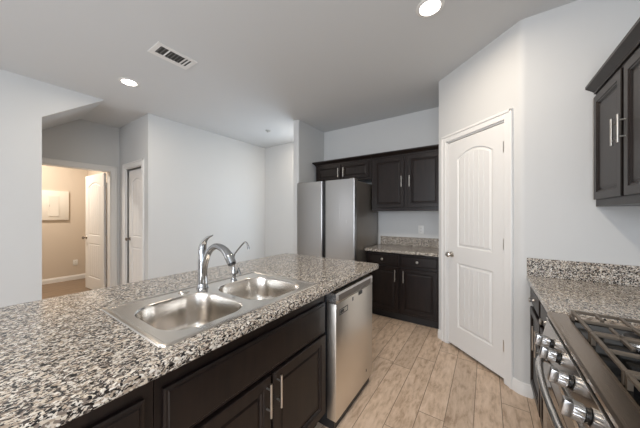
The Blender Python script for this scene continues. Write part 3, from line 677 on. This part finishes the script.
# burners
for bx_, by_, br in ((0.455, 1.39, 0.036), (0.455, 0.90, 0.045), (0.585, 1.155, 0.05), (0.74, 1.39, 0.045), (0.74, 0.90, 0.036)):
    bm = bmesh.new(); lathe(bm, [(br + 0.012, 0), (br + 0.010, 0.006), (br, 0.010), (br, 0.016), (0, 0.017)], (bx_, by_, 0.901)); h = mesh('burner', bm, M_steelh, t, off)
    bm = bmesh.new(); lathe(bm, [(br - 0.002, 0), (br - 0.002, 0.005), (br - 0.008, 0.009), (0, 0.010)], (bx_, by_, 0.9175)); mesh('burner_cap', bm, M_black, h, off)
# three grates
gz0, gz1 = 0.933, 0.945; gy = [(RY0 + 0.036, 1.015), (1.019, 1.287), (1.291, RY1 - 0.028)]
for k, (a, b_) in enumerate(gy):
    bm = bmesh.new(); gx0, gx1 = x0 + 0.078, x1 - 0.066; hw = 0.0055
    for x in (gx0, gx1): box(bm, x - hw, x + hw, a, b_, gz0, gz1, 0.002)
    for y in (a + hw, b_ - hw): box(bm, gx0, gx1, y - hw, y + hw, gz0, gz1, 0.002)
    for x in (gx0 + 0.14, (gx0 + gx1) / 2 + 0.01, gx1 - 0.14): box(bm, x - hw, x + hw, a, b_, gz0, gz1 + 0.001, 0.002)
    ym = (a + b_) / 2; box(bm, gx0, gx1, ym - hw, ym + hw, gz0, gz1, 0.002)
    for x in (gx0 + 0.07, gx1 - 0.07):
        box(bm, x - hw, x + hw, a, a + 0.085, gz0, gz1, 0.002); box(bm, x - hw, x + hw, b_ - 0.085, b_, gz0, gz1, 0.002)
    for x in (gx0, gx1):
        for y in (a + 0.01, b_ - 0.01): box(bm, x - hw, x + hw, y - hw, y + hw, 0.9015, gz0)
    mesh('grate', bm, M_iron, t, off, False)

# ------------------------------------------------------------------ ceiling things
def can(x, y, label, power, col=(1, 0.86, 0.70), grp=None):
    t = thing('recessed_light', label, 'ceiling light', (x, y, CZ), 0, grp); o = (x, y, CZ)
    bm = bmesh.new(); lathe(bm, [(0.068, -0.002), (0.070, -0.008), (0.092, -0.004), (0.094, -0.0005), (0.068, -0.0005)], o, seg=40); mesh('trim_ring', bm, M_trim, t, o)
    bm = bmesh.new(); lathe(bm, [(0.068, -0.0055), (0.05, -0.007), (0.0, -0.0075)], o, seg=40); mesh('lamp_lens', bm, M_lamp, t, o)
    l = bpy.data.lights.new('can_or_fill_lamp', 'AREA'); l.shape = 'DISK'; l.size = 0.13; l.energy = power; l.color = col; l.spread = radians(175)
    lo = bpy.data.objects.new('can_or_fill_lamp', l); C.objects.link(lo); lo.location = (0, 0, -0.012); lo.parent = t
can(-3.314, 1.088, 'round recessed ceiling light near the hall doors', 9)
can(-0.335, 1.900, 'round recessed ceiling light in front of the pantry door', 15)
for x, y, pwr in ((-0.335, -0.6, 18), (-2.78, 3.5, 10)):  # no fittings built; the dining one is added unseen to brighten the far walls
    l = bpy.data.lights.new('can_or_fill_lamp', 'AREA'); l.shape = 'DISK'; l.size = 0.13; l.energy = pwr; l.color = (1, 0.86, 0.70)
    lo = bpy.data.objects.new('can_or_fill_lamp', l); C.objects.link(lo); lo.location = (x, y, CZ - 0.012)
l = area('utility_lamp', (-6.3, 0.5, CZ - 0.02), (0, 0, 0), 0.3, 0.3, 50, (1, 0.90, 0.78))
# vent
t = thing('ceiling_vent', 'white rectangular air vent with dark louvres in the ceiling', 'vent', (-2.435, 1.145, CZ)); off = (-2.435, 1.145, CZ)
bm = bmesh.new(); z = CZ
X0, X1, Y0, Y1 = -2.545, -2.325, 0.972, 1.320; a0, a1, c0, c1 = -2.495, -2.365, 1.012, 1.283
for b_ in ((X0, a0, Y0, Y1), (a1, X1, Y0, Y1), (a0, a1, Y0, c0), (a0, a1, c1, Y1), (a0, a1, 1.080, 1.092)): box(bm, b_[0], b_[1], b_[2], b_[3], z - 0.007, z - 0.0005, 0.002)
mesh('vent_frame', bm, M_trim, t, off, False)
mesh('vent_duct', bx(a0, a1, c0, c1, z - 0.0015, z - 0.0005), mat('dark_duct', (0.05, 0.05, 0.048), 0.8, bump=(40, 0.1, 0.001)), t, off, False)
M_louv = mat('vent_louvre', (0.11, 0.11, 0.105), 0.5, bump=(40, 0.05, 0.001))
for k in range(9):
    y = c0 + 0.010 + k * 0.0295
    if abs(y - 1.086) < 0.012: continue
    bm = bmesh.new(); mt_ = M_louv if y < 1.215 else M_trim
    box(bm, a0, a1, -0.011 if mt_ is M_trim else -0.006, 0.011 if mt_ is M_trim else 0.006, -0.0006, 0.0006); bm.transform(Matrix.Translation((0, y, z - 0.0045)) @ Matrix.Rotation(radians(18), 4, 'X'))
    mesh('louvre', bm, mt_, t, off, False)
bm = bmesh.new(); lathe(bm, [(0.045, -0.0005), (0.046, -0.006), (0.035, -0.012), (0.014, -0.014), (0.010, -0.030), (0.0, -0.031)], (-3.19, 3.084, CZ), seg=24)
tag(mesh('fire_sprinkler', bm, mat('sprinkler_metal', (0.42, 0.42, 0.41), 0.4, 0.3, bump=(40, 0.05, 0.001))), 'small round grey sprinkler head in the ceiling of the far room', 'sprinkler')

# ------------------------------------------------------------------ utility room things
t = thing('electrical_panel', 'cream electrical panel box on the tan wall of the utility room', 'panel box', (-7.2, 1.1, 1.26)); off = (-7.2, 1.1, 1.26)
mesh('panel_cover', bx(-7.198, -7.165, 0.885, 1.317, 1.262, 1.850, 0.006, seg=2), M_boxp, t, off)
pdr = mesh('panel_door', bx(-7.166, -7.156, 1.028, 1.174, 1.336, 1.752, 0.003), M_boxp, t, off)
mesh('latch', bx(-7.157, -7.153, 1.036, 1.046, 1.53, 1.57, 0.001), M_nick, pdr, off, False)
def outlet(name, loc, rz, label):
    t = thing(name, label, 'outlet', loc, rz)
    bm = bmesh.new(); box(bm, -0.037, 0.037, -0.006, -0.0005, -0.06, 0.06, 0.002, 2); mesh('cover_plate', bm, M_plate, t)
    for z in (-0.022, 0.022):
        bm = bmesh.new(); box(bm, -0.015, 0.015, -0.008, -0.005, z - 0.014, z + 0.014, 0.002); s = mesh('socket', bm, M_plate, t)
        bm = bmesh.new(); box(bm, -0.007, -0.005, -0.0085, -0.0075, z - 0.005, z + 0.006); box(bm, 0.005, 0.007, -0.0085, -0.0075, z - 0.005, z + 0.006); mesh('slots', bm, M_black, s, smooth=False)
outlet('wall_outlet', (-7.2, 1.42, 0.36), pi / 2, 'white wall outlet low on the tan utility room wall')
outlet('wall_outlet', (-0.778, 3.731, 1.155), 0, 'white wall outlet above the granite backsplash on the back wall')
